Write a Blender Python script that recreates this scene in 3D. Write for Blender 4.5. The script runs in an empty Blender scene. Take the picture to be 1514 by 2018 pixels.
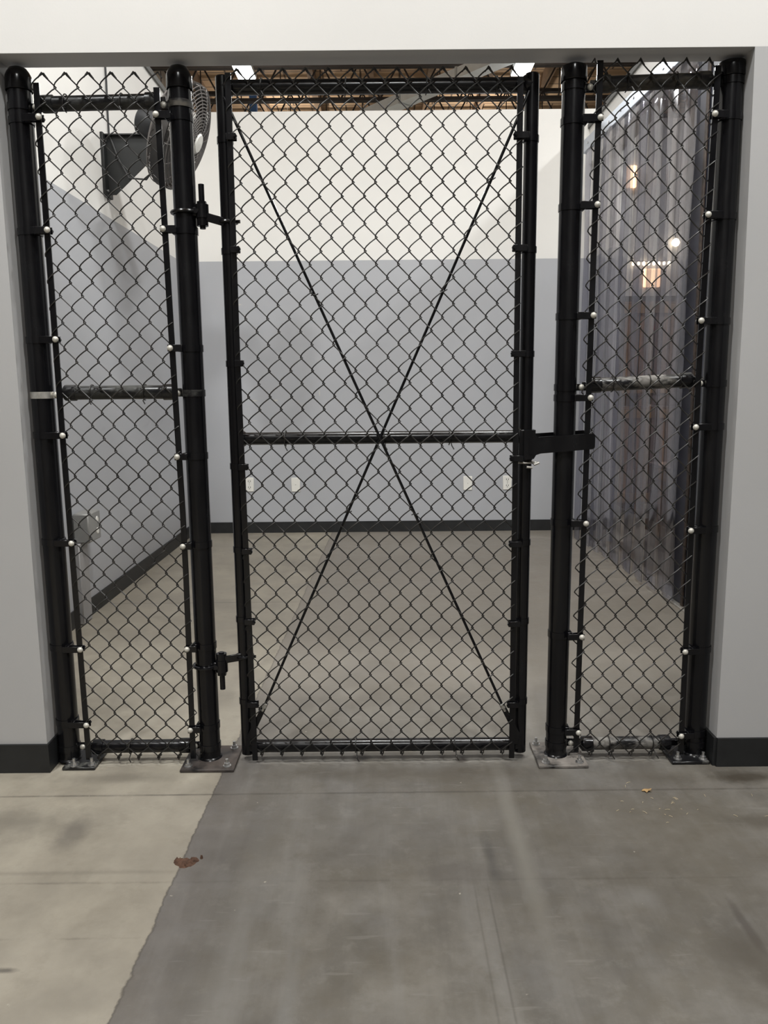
import bpy, math, random
from mathutils import Vector, Matrix

random.seed(7)
PI = math.pi
S = bpy.context.scene
COL = S.collection

# ------------------------------------------------------------------ camera
F_PX = 1560.0
CAM_H = 1.2
th = math.atan(F_PX / 9700.0)
ro = math.atan2(88, 9700)
Fv = Vector((0, math.cos(th), -math.sin(th)))
U0 = Vector((0, math.sin(th), math.cos(th)))
R0 = Vector((1, 0, 0))
Rv = R0 * math.cos(ro) - U0 * math.sin(ro)
Uv = U0 * math.cos(ro) + R0 * math.sin(ro)
cd = bpy.data.cameras.new('camera')
cam = bpy.data.objects.new('camera', cd)
COL.objects.link(cam)
m3 = Matrix((Rv, Uv, -Fv)).transposed()
cam.matrix_world = Matrix.Translation((0, 0, CAM_H)) @ m3.to_4x4()
cd.sensor_fit = 'HORIZONTAL'
cd.sensor_width = 36.0
cd.lens = F_PX / 1514.0 * 36.0
cd.clip_start = 0.05
cd.clip_end = 200
S.camera = cam

# ------------------------------------------------------------------ light
ROOF_FILL_W = 26.0
ROOM_W = 70.0
LAMP_W = 132.0          # watts of one high-bay luminaire
WORLD_S = 0.10
S.view_settings.view_transform = 'Standard'
S.view_settings.look = 'None'
S.view_settings.exposure = 0.0
S.view_settings.gamma = 1.0
S.view_settings.use_curve_mapping = False
W = bpy.data.worlds.new('world')
S.world = W
W.use_nodes = True
bg = W.node_tree.nodes['Background']
bg.inputs[0].default_value = (0.93, 0.95, 1.0, 1)
bg.inputs[1].default_value = WORLD_S


# ------------------------------------------------------------------ node helpers
class NT:
    def __init__(s, name):
        s.m = bpy.data.materials.new(name)
        s.m.use_nodes = True
        s.t = s.m.node_tree
        s.b = s.t.nodes['Principled BSDF']
        s.out = s.t.nodes['Material Output']

    def n(s, t, **k):
        x = s.t.nodes.new(t)
        for a, b in k.items():
            setattr(x, a, b)
        return x

    def put(s, sock, v):
        if isinstance(v, bpy.types.NodeSocket):
            s.t.links.new(v, sock)
        elif isinstance(v, (tuple, list)):
            sock.default_value = tuple(v) + (1,) if len(v) == 3 and sock.type == 'RGBA' else tuple(v)
        else:
            sock.default_value = v

    def mth(s, op, a, b=0.0, c=0.0):
        x = s.n('ShaderNodeMath', operation=op)
        s.put(x.inputs[0], a)
        s.put(x.inputs[1], b)
        if op in ('MULTIPLY_ADD', 'SMOOTH_MIN', 'COMPARE'):
            s.put(x.inputs[2], c)
        return x.outputs[0]

    def rng(s, v, a, b, c=0.0, d=1.0, smooth=False):
        x = s.n('ShaderNodeMapRange')
        x.clamp = True
        if smooth:
            x.interpolation_type = 'SMOOTHSTEP'
        s.put(x.inputs[0], v)
        for i, q in enumerate((a, b, c, d)):
            x.inputs[i + 1].default_value = q
        return x.outputs[0]

    def obj(s):
        return s.n('ShaderNodeTexCoord').outputs['Object']

    def xyz(s, v):
        x = s.n('ShaderNodeSeparateXYZ')
        s.put(x.inputs[0], v)
        return x.outputs

    def scaled(s, v, sc):
        x = s.n('ShaderNodeVectorMath', operation='MULTIPLY')
        s.put(x.inputs[0], v)
        x.inputs[1].default_value = sc
        return x.outputs[0]

    def noise(s, v, scale, detail=4, rough=0.55):
        x = s.n('ShaderNodeTexNoise')
        s.put(x.inputs['Vector'], v)
        x.inputs['Scale'].default_value = scale
        x.inputs['Detail'].default_value = detail
        x.inputs['Roughness'].default_value = rough
        return x.outputs['Fac']

    def mix(s, f, a, b, mode='MIX'):
        x = s.n('ShaderNodeMix', data_type='RGBA', blend_type=mode)
        s.put(x.inputs[0], f)
        s.put(x.inputs[6], a)
        s.put(x.inputs[7], b)
        return x.outputs[2]

    def set(s, **k):
        for a, b in k.items():
            s.put(s.b.inputs[a.replace('_', ' ')], b)

    def bump(s, h, strength=0.2, dist=0.01):
        x = s.n('ShaderNodeBump')
        x.inputs['Strength'].default_value = strength
        x.inputs['Distance'].default_value = dist
        s.put(x.inputs['Height'], h)
        s.put(s.b.inputs['Normal'], x.outputs[0])


def plain(name, col, rough=0.5, metal=0.0, var=0.08, vs=8.0, bump=0.0, coat=0.0):
    t = NT(name)
    o = t.obj()
    n = t.noise(o, vs, 4)
    lo = tuple(c * (1 - var) for c in col)
    hi = tuple(min(1, c * (1 + var)) for c in col)
    t.set(Base_Color=t.mix(t.rng(n, 0.3, 0.7), lo, hi), Roughness=rough, Metallic=metal)
    if coat:
        t.set(Coat_Weight=coat, Coat_Roughness=0.12)
    if bump:
        t.bump(t.noise(o, vs * 12, 3), bump, 0.002)
    return t.m


def two_tone(name, z0, white, grey):
    t = NT(name)
    o = t.obj()
    x, y, z = t.xyz(o)
    f = t.rng(z, z0 - 0.0008, z0 + 0.0008)
    n = t.noise(o, 1.6, 5)
    v = t.rng(n, 0.3, 0.7, 0.965, 1.03)
    base = t.mix(f, grey, white)
    mk = None
    for (mx, mz, rx, rz) in ((-1.14, 1.835, 0.05, 0.012), (-1.03, 1.083, 0.03, 0.008), (-0.87, 1.083, 0.03, 0.008), (-0.51, 1.14, 0.006, 0.03)):
        dx = t.mth('DIVIDE', t.mth('SUBTRACT', x, mx), rx)
        dz = t.mth('DIVIDE', t.mth('SUBTRACT', z, mz), rz)
        d = t.mth('ADD', t.mth('ADD', t.mth('MULTIPLY', dx, dx), t.mth('MULTIPLY', dz, dz)), t.mth('MULTIPLY', t.noise(o, 30, 3), 1.2))
        q = t.rng(d, 0.9, 1.2, 0.55, 0)
        mk = q if mk is None else t.mth('MAXIMUM', mk, q)
    mk = t.mth('MULTIPLY', mk, t.rng(y, 6.38, 6.40))
    base = t.mix(mk, base, (0.62, 0.60, 0.52))
    scuff = t.rng(t.noise(t.scaled(o, (3, 3, 9)), 3.2, 6, 0.75), 0.73, 0.78, 0, 0.45)
    base = t.mix(scuff, base, tuple(min(1, c * 1.35 + 0.05) for c in grey))
    c = t.n('ShaderNodeMix', data_type='RGBA', blend_type='MULTIPLY')
    c.inputs[0].default_value = 1
    t.put(c.inputs[6], base)
    cc = t.n('ShaderNodeCombineColor')
    for i in range(3):
        t.put(cc.inputs[i], v)
    t.put(c.inputs[7], cc.outputs[0])
    t.set(Base_Color=c.outputs[2], Roughness=0.62)
    t.bump(t.noise(o, 160, 3), 0.12, 0.001)
    return t.m


WHITE = (0.80, 0.79, 0.76)
GREY = (0.43, 0.44, 0.465)
M = {}
M['wall_front'] = two_tone('painted_wall_front', 2.107, (0.80, 0.785, 0.76), (0.475, 0.472, 0.472))
M['wall_room'] = two_tone('painted_wall_room', 2.165, WHITE, GREY)
M['side_wall'] = two_tone('side_wall_reflection_tone', 2.35, (0.42, 0.41, 0.40), (0.07, 0.064, 0.062))  # pale upper part stands in for reflected brightness in the strip curtain
M['base'] = plain('black_vinyl_baseboard', (0.014, 0.015, 0.016), 0.5, 0, 0.3, 14)
M['beige_wall'] = plain('beige_panel_wall', (0.50, 0.44, 0.37), 0.8, 0, 0.1, 2)
M['trim'] = plain('grey_metal_cap', (0.11, 0.11, 0.105), 0.6, 0.2)
M['aisle'] = plain('warehouse_wall_paint', (0.20, 0.19, 0.18), 0.8, 0, 0.1, 1)
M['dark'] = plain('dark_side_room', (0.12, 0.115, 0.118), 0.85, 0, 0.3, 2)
M['steel'] = plain('zinc_bolt', (0.55, 0.55, 0.55), 0.32, 0.9, 0.2, 60)
M['dome'] = plain('unpainted_bolt_head', (0.62, 0.60, 0.54), 0.45, 0.25, 0.15, 90)
M['galv'] = plain('galvanised_duct', (0.72, 0.77, 0.80), 0.5, 0.2, 0.1, 3)
M['galv2'] = plain('galvanised_duct_seam', (0.5, 0.54, 0.56), 0.5, 0.2, 0.1, 3)
M['joist'] = plain('dark_red_oxide_joist', (0.028, 0.022, 0.019), 0.7, 0, 0.3, 5)
M['wood_beam'] = plain('timber_purlin', (0.20, 0.125, 0.07), 0.8, 0, 0.25, 3)
M['blue'] = plain('blue_rack_paint', (0.06, 0.15, 0.36), 0.5, 0, 0.1, 5)
M['plate'] = plain('white_plastic_plate', (0.82, 0.81, 0.76), 0.4, 0, 0.03)
M['slot'] = plain('dark_slot', (0.03, 0.03, 0.03), 0.6)
M['boxgrey'] = plain('grey_steel_box', (0.30, 0.30, 0.29), 0.5, 0.2)
M['conduit'] = plain('painted_conduit', (0.36, 0.355, 0.36), 0.5, 0.1)
M['fan_black'] = plain('fan_bracket_black', (0.007, 0.008, 0.008), 0.6, 0, 0.2, 20)
M['fan_grey'] = plain('fan_guard_grey', (0.14, 0.13, 0.125), 0.45, 0.3, 0.15, 30)
M['fan_band'] = plain('fan_band_dark', (0.035, 0.032, 0.03), 0.5, 0.3, 0.2, 30)
M['fan_motor'] = plain('fan_motor_grey', (0.014, 0.015, 0.017), 0.5, 0.1, 0.1, 20)
M['fan_blade'] = plain('fan_blade_grey', (0.13, 0.125, 0.12), 0.4, 0.3, 0.1, 20)
M['navy'] = plain('dark_navy_jamb', (0.018, 0.02, 0.032), 0.35, 0.1, 0.3, 6)
M['rail_alu'] = plain('curtain_mount_aluminium', (0.45, 0.49, 0.56), 0.35, 0.4, 0.1, 5)
M['silver'] = plain('bright_worn_steel', (0.55, 0.53, 0.49), 0.4, 0.7, 0.25, 60)

# black powder coat with a few tiny chips
t = NT('black_powder_coat')
o = t.obj()
chip = t.rng(t.noise(o, 34, 2, 0.4), 0.80, 0.82)
dust = t.rng(t.noise(t.scaled(o, (1, 1, 0.25)), 14, 6, 0.7), 0.45, 0.8)
c = t.mix(dust, (0.004, 0.004, 0.005), (0.010, 0.010, 0.011))
t.set(Base_Color=t.mix(chip, c, (0.45, 0.44, 0.42)), Roughness=t.rng(dust, 0, 1, 0.20, 0.34), Specular_IOR_Level=0.38)
t.bump(t.noise(o, 120, 2), 0.05, 0.001)
M['black'] = t.m

t = NT('black_vinyl_wire')
o = t.obj()
t.set(Base_Color=t.mix(t.rng(t.noise(o, 30, 3), 0.35, 0.75), (0.010, 0.010, 0.010), (0.030, 0.026, 0.022)), Roughness=0.45)
M['wire'] = t.m


def worn(name, grime, lo, hi):
    t = NT(name)
    o = t.obj()
    f = t.rng(t.noise(t.scaled(o, (1, 1, 2.2)), 11, 6, 0.65), lo, hi)
    t.set(Base_Color=t.mix(f, (0.009, 0.009, 0.010), grime), Roughness=t.rng(f, 0, 1, 0.3, 0.75), Specular_IOR_Level=0.4)
    return t.m


M['worn_a'] = worn('dusty_black_rail', (0.055, 0.055, 0.05), 0.45, 0.62)
M['worn_b'] = worn('scraped_black_rail', (0.17, 0.16, 0.145), 0.44, 0.56)
M['worn_c'] = worn('brown_dusty_black_rail', (0.075, 0.065, 0.05), 0.42, 0.6)
M['rust_plate'] = worn('rusty_base_plate', (0.085, 0.070, 0.062), 0.36, 0.62)
M['grey_plate'] = worn('scraped_base_plate', (0.22, 0.20, 0.18), 0.36, 0.58)
M['black_plate'] = worn('black_base_plate', (0.12, 0.12, 0.11), 0.58, 0.66)

# roof deck
t = NT('tan_roof_deck')
o = t.obj()
x, y, z = t.xyz(o)
n = t.noise(t.scaled(o, (1.2, 0.5, 1)), 1.2, 4)
br = t.n('ShaderNodeTexBrick')
t.put(br.inputs['Vector'], o)
br.inputs['Scale'].default_value = 0.8
br.inputs['Color1'].default_value = (0.62, 0.42, 0.25, 1)
br.inputs['Color2'].default_value = (0.42, 0.27, 0.155, 1)
br.inputs['Mortar'].default_value = (0.05, 0.035, 0.025, 1)
br.inputs['Mortar Size'].default_value = 0.012
t.set(Base_Color=t.mix(t.rng(n, 0.3, 0.7, 0, 0.6), br.outputs['Color'], (0.24, 0.155, 0.09)), Roughness=0.85)
M['roof'] = t.m

# weathered wood
t = NT('weathered_brown_wood')
o = t.obj()
n = t.noise(t.scaled(o, (14, 14, 1.2)), 2.5, 6, 0.7)
n2 = t.noise(o, 2.5, 3)
c = t.mix(t.rng(n, 0.3, 0.7), (0.055, 0.034, 0.026), (0.30, 0.19, 0.135))
t.set(Base_Color=t.mix(t.rng(n2, 0.4, 0.65, 0, 0.5), c, (0.12, 0.085, 0.075)), Roughness=0.75)
M['wood'] = t.m


M['dark_wood'] = plain('dark_stained_jamb_timber', (0.040, 0.026, 0.019), 0.6, 0, 0.7, 30)


def emis(name, col, s):
    t = NT(name)
    t.set(Base_Color=col, Emission_Color=col, Emission_Strength=s)
    return t.m


M['lamp'] = emis('led_panel_white', (0.97, 1.0, 0.98), 9.0)
M['warm'] = emis('warm_lit_panel', (1.0, 0.62, 0.36), 2.6)
M['warm2'] = emis('warm_white_bulb', (1.0, 0.86, 0.62), 9.0)
M['red'] = emis('red_indicator', (1.0, 0.08, 0.04), 3.0)

# clear PVC strips, some of them more clouded by wear than others
def pvc(name, lo, hi, tint):
    t = NT(name)
    nt = t.t
    tr = t.n('ShaderNodeBsdfTransparent')
    tr.inputs[0].default_value = (*tint, 1)
    df = t.n('ShaderNodeBsdfDiffuse')
    o = t.obj()
    sm = t.noise(t.scaled(o, (1, 5, 0.3)), 3.0, 3, 0.6)
    t.put(df.inputs[0], t.mix(t.rng(sm, 0.35, 0.7), (0.24, 0.23, 0.24), (0.45, 0.44, 0.44)))
    gl = t.n('ShaderNodeBsdfGlossy')
    gl.inputs[0].default_value = (0.92, 0.92, 0.94, 1)
    t.put(gl.inputs['Roughness'], t.rng(sm, 0.3, 0.8, 0.05, 0.16))
    bmp = t.n('ShaderNodeBump')
    bmp.inputs['Strength'].default_value = 0.3
    bmp.inputs['Distance'].default_value = 0.02
    t.put(bmp.inputs['Height'], t.noise(t.scaled(o, (1, 3, 0.2)), 3.0, 1))
    nt.links.new(bmp.outputs[0], gl.inputs['Normal'])
    m1 = t.n('ShaderNodeMixShader')
    t.put(m1.inputs[0], t.rng(sm, 0.4, 0.75, lo, hi))
    nt.links.new(tr.outputs[0], m1.inputs[1])
    nt.links.new(df.outputs[0], m1.inputs[2])
    fr = t.n('ShaderNodeFresnel')
    fr.inputs['IOR'].default_value = 1.35
    m2 = t.n('ShaderNodeMixShader')
    t.put(m2.inputs[0], t.mth('MULTIPLY', fr.outputs[0], 0.36))
    nt.links.new(m1.outputs[0], m2.inputs[1])
    nt.links.new(gl.outputs[0], m2.inputs[2])
    nt.links.new(m2.outputs[0], t.out.inputs[0])
    return t.m


PVC = [pvc('clear_pvc_strip', 0.01, 0.06, (0.90, 0.89, 0.90)), pvc('clouded_pvc_strip', 0.10, 0.24, (0.84, 0.84, 0.86)),
       pvc('smoky_pvc_strip', 0.02, 0.07, (0.70, 0.70, 0.74))]

# concrete floor ------------------------------------------------------------
t = NT('concrete_floor')
o = t.obj()
x, y, z = t.xyz(o)
nA = t.noise(o, 1.1, 6, 0.6)
nB = t.noise(t.scaled(o, (1, 1, 1)), 5.5, 7, 0.68)
nC = t.noise(t.scaled(o, (7.0, 0.7, 1)), 1.4, 5, 0.6)
nF = t.noise(o, 55, 4, 0.7)
wob = t.mth('ADD', t.mth('MULTIPLY', t.mth('SUBTRACT', t.noise(o, 9, 3), 0.5), 0.018),
            t.mth('MULTIPLY', t.mth('SUBTRACT', t.noise(o, 60, 3), 0.5), 0.012))
u = t.mth('ADD', t.mth('SUBTRACT', x, t.mth('MULTIPLY_ADD', y, 0.0213, -0.565)), wob)
right = t.rng(u, -0.0015, 0.0015)
cl = t.mix(t.rng(nB, 0.3, 0.7), (0.265, 0.239, 0.192), (0.378, 0.347, 0.283))
cl = t.mix(t.rng(nA, 0.35, 0.62, 0.45, 0), cl, (0.208, 0.189, 0.164))
cr = t.mix(t.rng(nB, 0.3, 0.7), (0.108, 0.100, 0.086), (0.184, 0.171, 0.148))
cr = t.mix(t.rng(nA, 0.38, 0.62, 0.55, 0), cr, (0.108, 0.102, 0.096))
cr = t.mix(t.rng(nC, 0.5, 0.68, 0, 0.42), cr, (0.212, 0.205, 0.191))
cr = t.mix(t.rng(nC, 0.28, 0.44, 0.45, 0), cr, (0.086, 0.078, 0.068))
nM = t.noise(o, 2.6, 5, 0.65)
cr = t.mix(t.rng(nM, 0.50, 0.66, 0, 0.55), cr, (0.112, 0.098, 0.074))
cr = t.mix(t.rng(nM, 0.30, 0.44, 0.50, 0), cr, (0.172, 0.168, 0.163))
cl = t.mix(t.rng(nM, 0.50, 0.68, 0, 0.45), cl, (0.195, 0.178, 0.150))
nG = t.noise(o, 14, 5, 0.7)
cr = t.mix(t.rng(nG, 0.52, 0.70, 0, 0.45), cr, (0.100, 0.089, 0.072))
cr = t.mix(t.rng(nG, 0.30, 0.46, 0.35, 0), cr, (0.215, 0.205, 0.185))
cl = t.mix(t.rng(nG, 0.54, 0.72, 0, 0.35), cl, (0.200, 0.180, 0.145))
scr = t.noise(t.scaled(o, (1.5, 12, 1)), 4.0, 3, 0.5)
cr = t.mix(t.rng(scr, 0.66, 0.70, 0, 0.25), cr, (0.23, 0.22, 0.20))
# purplish band directly right of the joint
cr = t.mix(t.mth('MULTIPLY', t.rng(u, 0.0, 0.22, 0.28, 0.0, True), 1.0), cr, (0.144, 0.130, 0.128))
# inside the room the slab is lighter and beige
room = t.rng(y, 2.3, 3.4, 0.0, 0.60, True)
cr = t.mix(room, cr, (0.290, 0.262, 0.222))
col = t.mix(right, cl, cr)


def line(coord, at, w, amp, dark=0.55, gate=None):
    global col
    d = t.mth('ABSOLUTE', t.mth('ADD', t.mth('SUBTRACT', coord, at), t.mth('MULTIPLY', wob, amp)))
    f = t.rng(d, 0.0, w, dark, 0.0)
    if gate is not None:
        f = t.mth('MULTIPLY', f, gate)
    col = t.mix(f, col, (0.055, 0.048, 0.042))


line(u, 0.0, 0.004, 0.0, 0.65)
line(t.mth('ADD', y, t.mth('MULTIPLY', x, -0.004)), 2.196, 0.007, 0.12, 0.85, t.rng(nB, 0.35, 0.62, 1.0, 0.35))
line(y, 1.773, 0.006, 0.5, 0.35, t.rng(nB, 0.4, 0.6, 1.0, 0.0))
line(y, 1.815, 0.012, 0.6, 0.22, t.rng(x, -0.6, -0.5, 1.0, 0.0))
line(y, 1.575, 0.005, 0.5, 0.3, t.mth('MULTIPLY', t.rng(x, -0.6, -0.5, 1.0, 0.0), t.rng(nB, 0.4, 0.6, 1.0, 0.0)))
line(y, 4.31, 0.008, 0.3, 0.5, t.rng(x, -0.5, -0.45, 1.0, 0.0))
line(x, 0.210, 0.004, 0.1, 0.3, t.rng(y, 1.70, 1.8, 1.0, 0.0))
line(x, 0.243, 0.004, 0.1, 0.4, t.rng(y, 1.70, 1.8, 1.0, 0.0))


def stain_or_reflection(cx, cy, rx, ry, c, k, e=0.35):  # ellipses of floor colour: stains and some painted-in reflections
    global col
    dx = t.mth('DIVIDE', t.mth('SUBTRACT', x, cx), rx)
    dy = t.mth('DIVIDE', t.mth('SUBTRACT', y, cy), ry)
    d = t.mth('SQRT', t.mth('ADD', t.mth('MULTIPLY', dx, dx), t.mth('MULTIPLY', dy, dy)))
    d = t.mth('ADD', d, t.mth('MULTIPLY', t.mth('SUBTRACT', nB, 0.5), 1.3))
    col = t.mix(t.rng(d, 1.0 - e, 1.0, k, 0.0), col, c)


stain_or_reflection(-0.085, 2.42, 0.045, 0.03, (0.037, 0.028, 0.022), 0.9, 0.6)
stain_or_reflection(0.244, 2.40, 0.030, 0.02, (0.037, 0.028, 0.022), 0.9, 0.6)
stain_or_reflection(-0.30, 2.40, 0.035, 0.02, (0.062, 0.056, 0.050), 0.7, 0.5)
stain_or_reflection(-0.62, 2.43, 0.05, 0.035, (0.062, 0.056, 0.050), 0.7, 0.4)
stain_or_reflection(0.15, 2.305, 0.55, 0.055, (0.090, 0.078, 0.062), 0.55, 0.8)
stain_or_reflection(0.85, 2.28, 0.25, 0.06, (0.085, 0.074, 0.058), 0.55, 0.8)
stain_or_reflection(-0.85, 2.30, 0.30, 0.04, (0.15, 0.135, 0.11), 0.5, 0.8)
stain_or_reflection(0.80, 1.60, 0.015, 0.12, (0.06, 0.052, 0.048), 0.6, 0.6)
stain_or_reflection(0.60, 1.70, 0.05, 0.05, (0.20, 0.195, 0.185), 0.5, 0.8)
stain_or_reflection(1.12, 2.27, 0.14, 0.05, (0.046, 0.037, 0.026), 0.8, 0.6)
stain_or_reflection(1.05, 2.02, 0.13, 0.05, (0.053, 0.043, 0.031), 0.55, 0.6)
stain_or_reflection(0.17, 1.80, 0.11, 0.055, (0.095, 0.085, 0.077), 0.40, 0.5)
stain_or_reflection(0.265, 1.86, 0.02, 0.14, (0.065, 0.062, 0.059), 0.6, 0.8)
stain_or_reflection(-0.80, 1.48, 0.04, 0.012, (0.062, 0.056, 0.050), 0.7, 0.6)
stain_or_reflection(0.80, 1.45, 0.16, 0.18, (0.068, 0.057, 0.043), 0.5, 0.9)
stain_or_reflection(0.35, 1.95, 0.035, 0.60, (0.215, 0.205, 0.180), 0.65, 0.95)  # pale reflection of the gap beside the gate, put into the floor colour
stain_or_reflection(0.43, 2.0, 0.03, 0.45, (0.100, 0.090, 0.072), 0.45, 0.95)  # dark reflection of the gate upright, painted into the slab
stain_or_reflection(-0.33, 1.6, 0.05, 0.6, (0.18, 0.172, 0.158), 0.4, 0.95)  # painted reflection streak below the gap on the hinge side
stain_or_reflection(0.75, 1.95, 0.45, 0.35, (0.115, 0.100, 0.075), 0.40, 0.95)
stain_or_reflection(-0.20, 1.36, 0.022, 0.25, (0.180, 0.177, 0.167), 0.4, 0.9)  # narrow pale streak running along y
stain_or_reflection(1.0, 1.6, 0.35, 0.3, (0.074, 0.062, 0.046), 0.35, 0.9)
stain_or_reflection(-1.0, 2.05, 0.3, 0.10, (0.124, 0.112, 0.093), 0.5, 0.9)
stain_or_reflection(-0.86, 2.0, 0.05, 0.11, (0.118, 0.108, 0.096), 0.5, 0.8)
# dark and pale specks
col = t.mix(t.rng(nF, 0.72, 0.78, 0, 0.55), col, (0.07, 0.06, 0.05))
col = t.mix(t.rng(t.noise(o, 38, 2, 0.4), 0.78, 0.81, 0, 0.6), col, (0.5, 0.46, 0.38))
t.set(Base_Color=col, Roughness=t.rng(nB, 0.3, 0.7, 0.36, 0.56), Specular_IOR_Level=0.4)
t.bump(t.mth('ADD', nF, t.mth('MULTIPLY', nB, 1.5)), 0.10, 0.004)
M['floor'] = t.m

M['mud'] = plain('dried_brown_mud', (0.105, 0.055, 0.035), 0.9, 0, 0.5, 60, 0.5)
M['leaf'] = plain('dry_leaf', (0.36, 0.23, 0.10), 0.7, 0, 0.3, 80)
M['straw'] = plain('pale_straw', (0.62, 0.52, 0.34), 0.7, 0, 0.2, 80)


# ------------------------------------------------------------------ mesh builder
def wloc(p):
    v = Vector((0, 0, 0))
    while p is not None:
        v += p.location
        p = p.parent
    return v


class MB:
    def __init__(s):
        s.v = []
        s.f = []

    def add(s, vs, fs):
        b = len(s.v)
        s.v.extend([tuple(q) for q in vs])
        s.f.extend([tuple(i + b for i in f) for f in fs])
        return s

    def box(s, c, d, bev=0.0, R=None):
        c = Vector(c)
        hx, hy, hz = d[0] / 2, d[1] / 2, d[2] / 2
        b = min(bev, hx * .9, hy * .9, hz * .9)
        if b <= 0:
            vs = [Vector((i * hx, j * hy, k * hz)) for i in (-1, 1) for j in (-1, 1) for k in (-1, 1)]
            fs = [(0, 1, 3, 2), (4, 6, 7, 5), (0, 4, 5, 1), (2, 3, 7, 6), (0, 2, 6, 4), (1, 5, 7, 3)]
        else:
            vs = []
            idx = {}
            for i in (-1, 1):
                for j in (-1, 1):
                    for k in (-1, 1):
                        for a in range(3):
                            p = [i * hx, j * hy, k * hz]
                            for q in range(3):
                                if q != a:
                                    p[q] -= (i, j, k)[q] * b
                            idx[(i, j, k, a)] = len(vs)
                            vs.append(Vector(p))
            fs = []
            # main faces
            for a in range(3):
                for sg in (-1, 1):
                    o1, o2 = [q for q in range(3) if q != a]
                    ring = []
                    for (p, q) in ((-1, -1), (1, -1), (1, 1), (-1, 1)):
                        kk = [0, 0, 0]
                        kk[a] = sg
                        kk[o1] = p
                        kk[o2] = q
                        ring.append(idx[(kk[0], kk[1], kk[2], a)])
                    if (sg == 1) ^ (a == 1):
                        fs.append(tuple(ring))
                    else:
                        fs.append(tuple(reversed(ring)))
            # edges
            for a in range(3):
                o1, o2 = [q for q in range(3) if q != a]
                for p in (-1, 1):
                    for q in (-1, 1):
                        k0 = [0, 0, 0]
                        k1 = [0, 0, 0]
                        k0[a] = -1
                        k1[a] = 1
                        for kk in (k0, k1):
                            kk[o1] = p
                            kk[o2] = q
                        fs.append((idx[(*k0, o1)], idx[(*k1, o1)], idx[(*k1, o2)], idx[(*k0, o2)]))
            for i in (-1, 1):
                for j in (-1, 1):
                    for k in (-1, 1):
                        fs.append(tuple(idx[(i, j, k, a)] for a in range(3)))
        if R is not None:
            vs = [R @ q for q in vs]
        return s.add([q + c for q in vs], fs)

    def cyl(s, p0, p1, r, n=16, r1=None, cap=True):
        p0 = Vector(p0)
        p1 = Vector(p1)
        r1 = r if r1 is None else r1
        a = (p1 - p0).normalized()
        e = Vector((0, 0, 1)) if abs(a.z) < 0.9 else Vector((1, 0, 0))
        u = a.cross(e).normalized()
        w = a.cross(u)
        vs = []
        for p, q in ((p0, r), (p1, r1)):
            for i in range(n):
                g = 2 * PI * i / n
                vs.append(p + (u * math.cos(g) + w * math.sin(g)) * q)
        fs = [(i, (i + 1) % n, n + (i + 1) % n, n + i) for i in range(n)]
        if cap:
            fs.append(tuple(range(n - 1, -1, -1)))
            fs.append(tuple(range(n, 2 * n)))
        return s.add(vs, fs)

    def lathe(s, prof, c=(0, 0, 0), axis=(0, 0, 1), n=24):
        """prof: list of (r, h) along axis"""
        c = Vector(c)
        a = Vector(axis).normalized()
        e = Vector((0, 0, 1)) if abs(a.z) < 0.9 else Vector((1, 0, 0))
        u = a.cross(e).normalized()
        w = a.cross(u)
        vs = []
        for r, h in prof:
            for i in range(n):
                g = 2 * PI * i / n
                vs.append(c + a * h + (u * math.cos(g) + w * math.sin(g)) * max(r, 1e-5))
        fs = []
        for k in range(len(prof) - 1):
            for i in range(n):
                j = (i + 1) % n
                fs.append((k * n + i, k * n + j, (k + 1) * n + j, (k + 1) * n + i))
        return s.add(vs, fs)

    def tube(s, pts, r, n=8, closed=False, cap=True):
        pts = [Vector(p) for p in pts]
        L = len(pts)
        fr = []
        prev = None
        for i in range(L):
            if closed:
                d = pts[(i + 1) % L] - pts[i - 1]
            else:
                d = pts[min(i + 1, L - 1)] - pts[max(i - 1, 0)]
            d.normalize()
            if prev is None:
                e = Vector((0, 0, 1)) if abs(d.z) < 0.9 else Vector((1, 0, 0))
                u = d.cross(e).normalized()
            else:
                u = prev - d * prev.dot(d)
                if u.length < 1e-6:
                    u = d.orthogonal()
                u.normalize()
            prev = u
            fr.append((u, d.cross(u)))
        vs = []
        for p, (u, w) in zip(pts, fr):
            for i in range(n):
                g = 2 * PI * i / n
                vs.append(p + (u * math.cos(g) + w * math.sin(g)) * r)
        fs = []
        for k in range(L if closed else L - 1):
            k2 = (k + 1) % L
            for i in range(n):
                j = (i + 1) % n
                fs.append((k * n + i, k * n + j, k2 * n + j, k2 * n + i))
        if cap and not closed:
            fs.append(tuple(range(n - 1, -1, -1)))
            fs.append(tuple((L - 1) * n + i for i in range(n)))
        return s.add(vs, fs)

    def prism(s, poly, a, b, axis='y'):
        """poly: 2D points; extruded from a to b along axis. axis y: poly=(x,z); x: (y,z); z: (x,y)"""
        def P(q, h):
            return {'y': (q[0], h, q[1]), 'x': (h, q[0], q[1]), 'z': (q[0], q[1], h)}[axis]
        n = len(poly)
        vs = [P(q, a) for q in poly] + [P(q, b) for q in poly]
        fs = [tuple(range(n)), tuple(range(2 * n - 1, n - 1, -1))]
        fs += [(i, n + i, n + (i + 1) % n, (i + 1) % n) for i in range(n)]
        return s.add(vs, fs)

    def xform(s, Mx, start=0):
        s.v = s.v[:start] + [tuple(Mx @ Vector(q)) for q in s.v[start:]]
        return s

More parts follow.
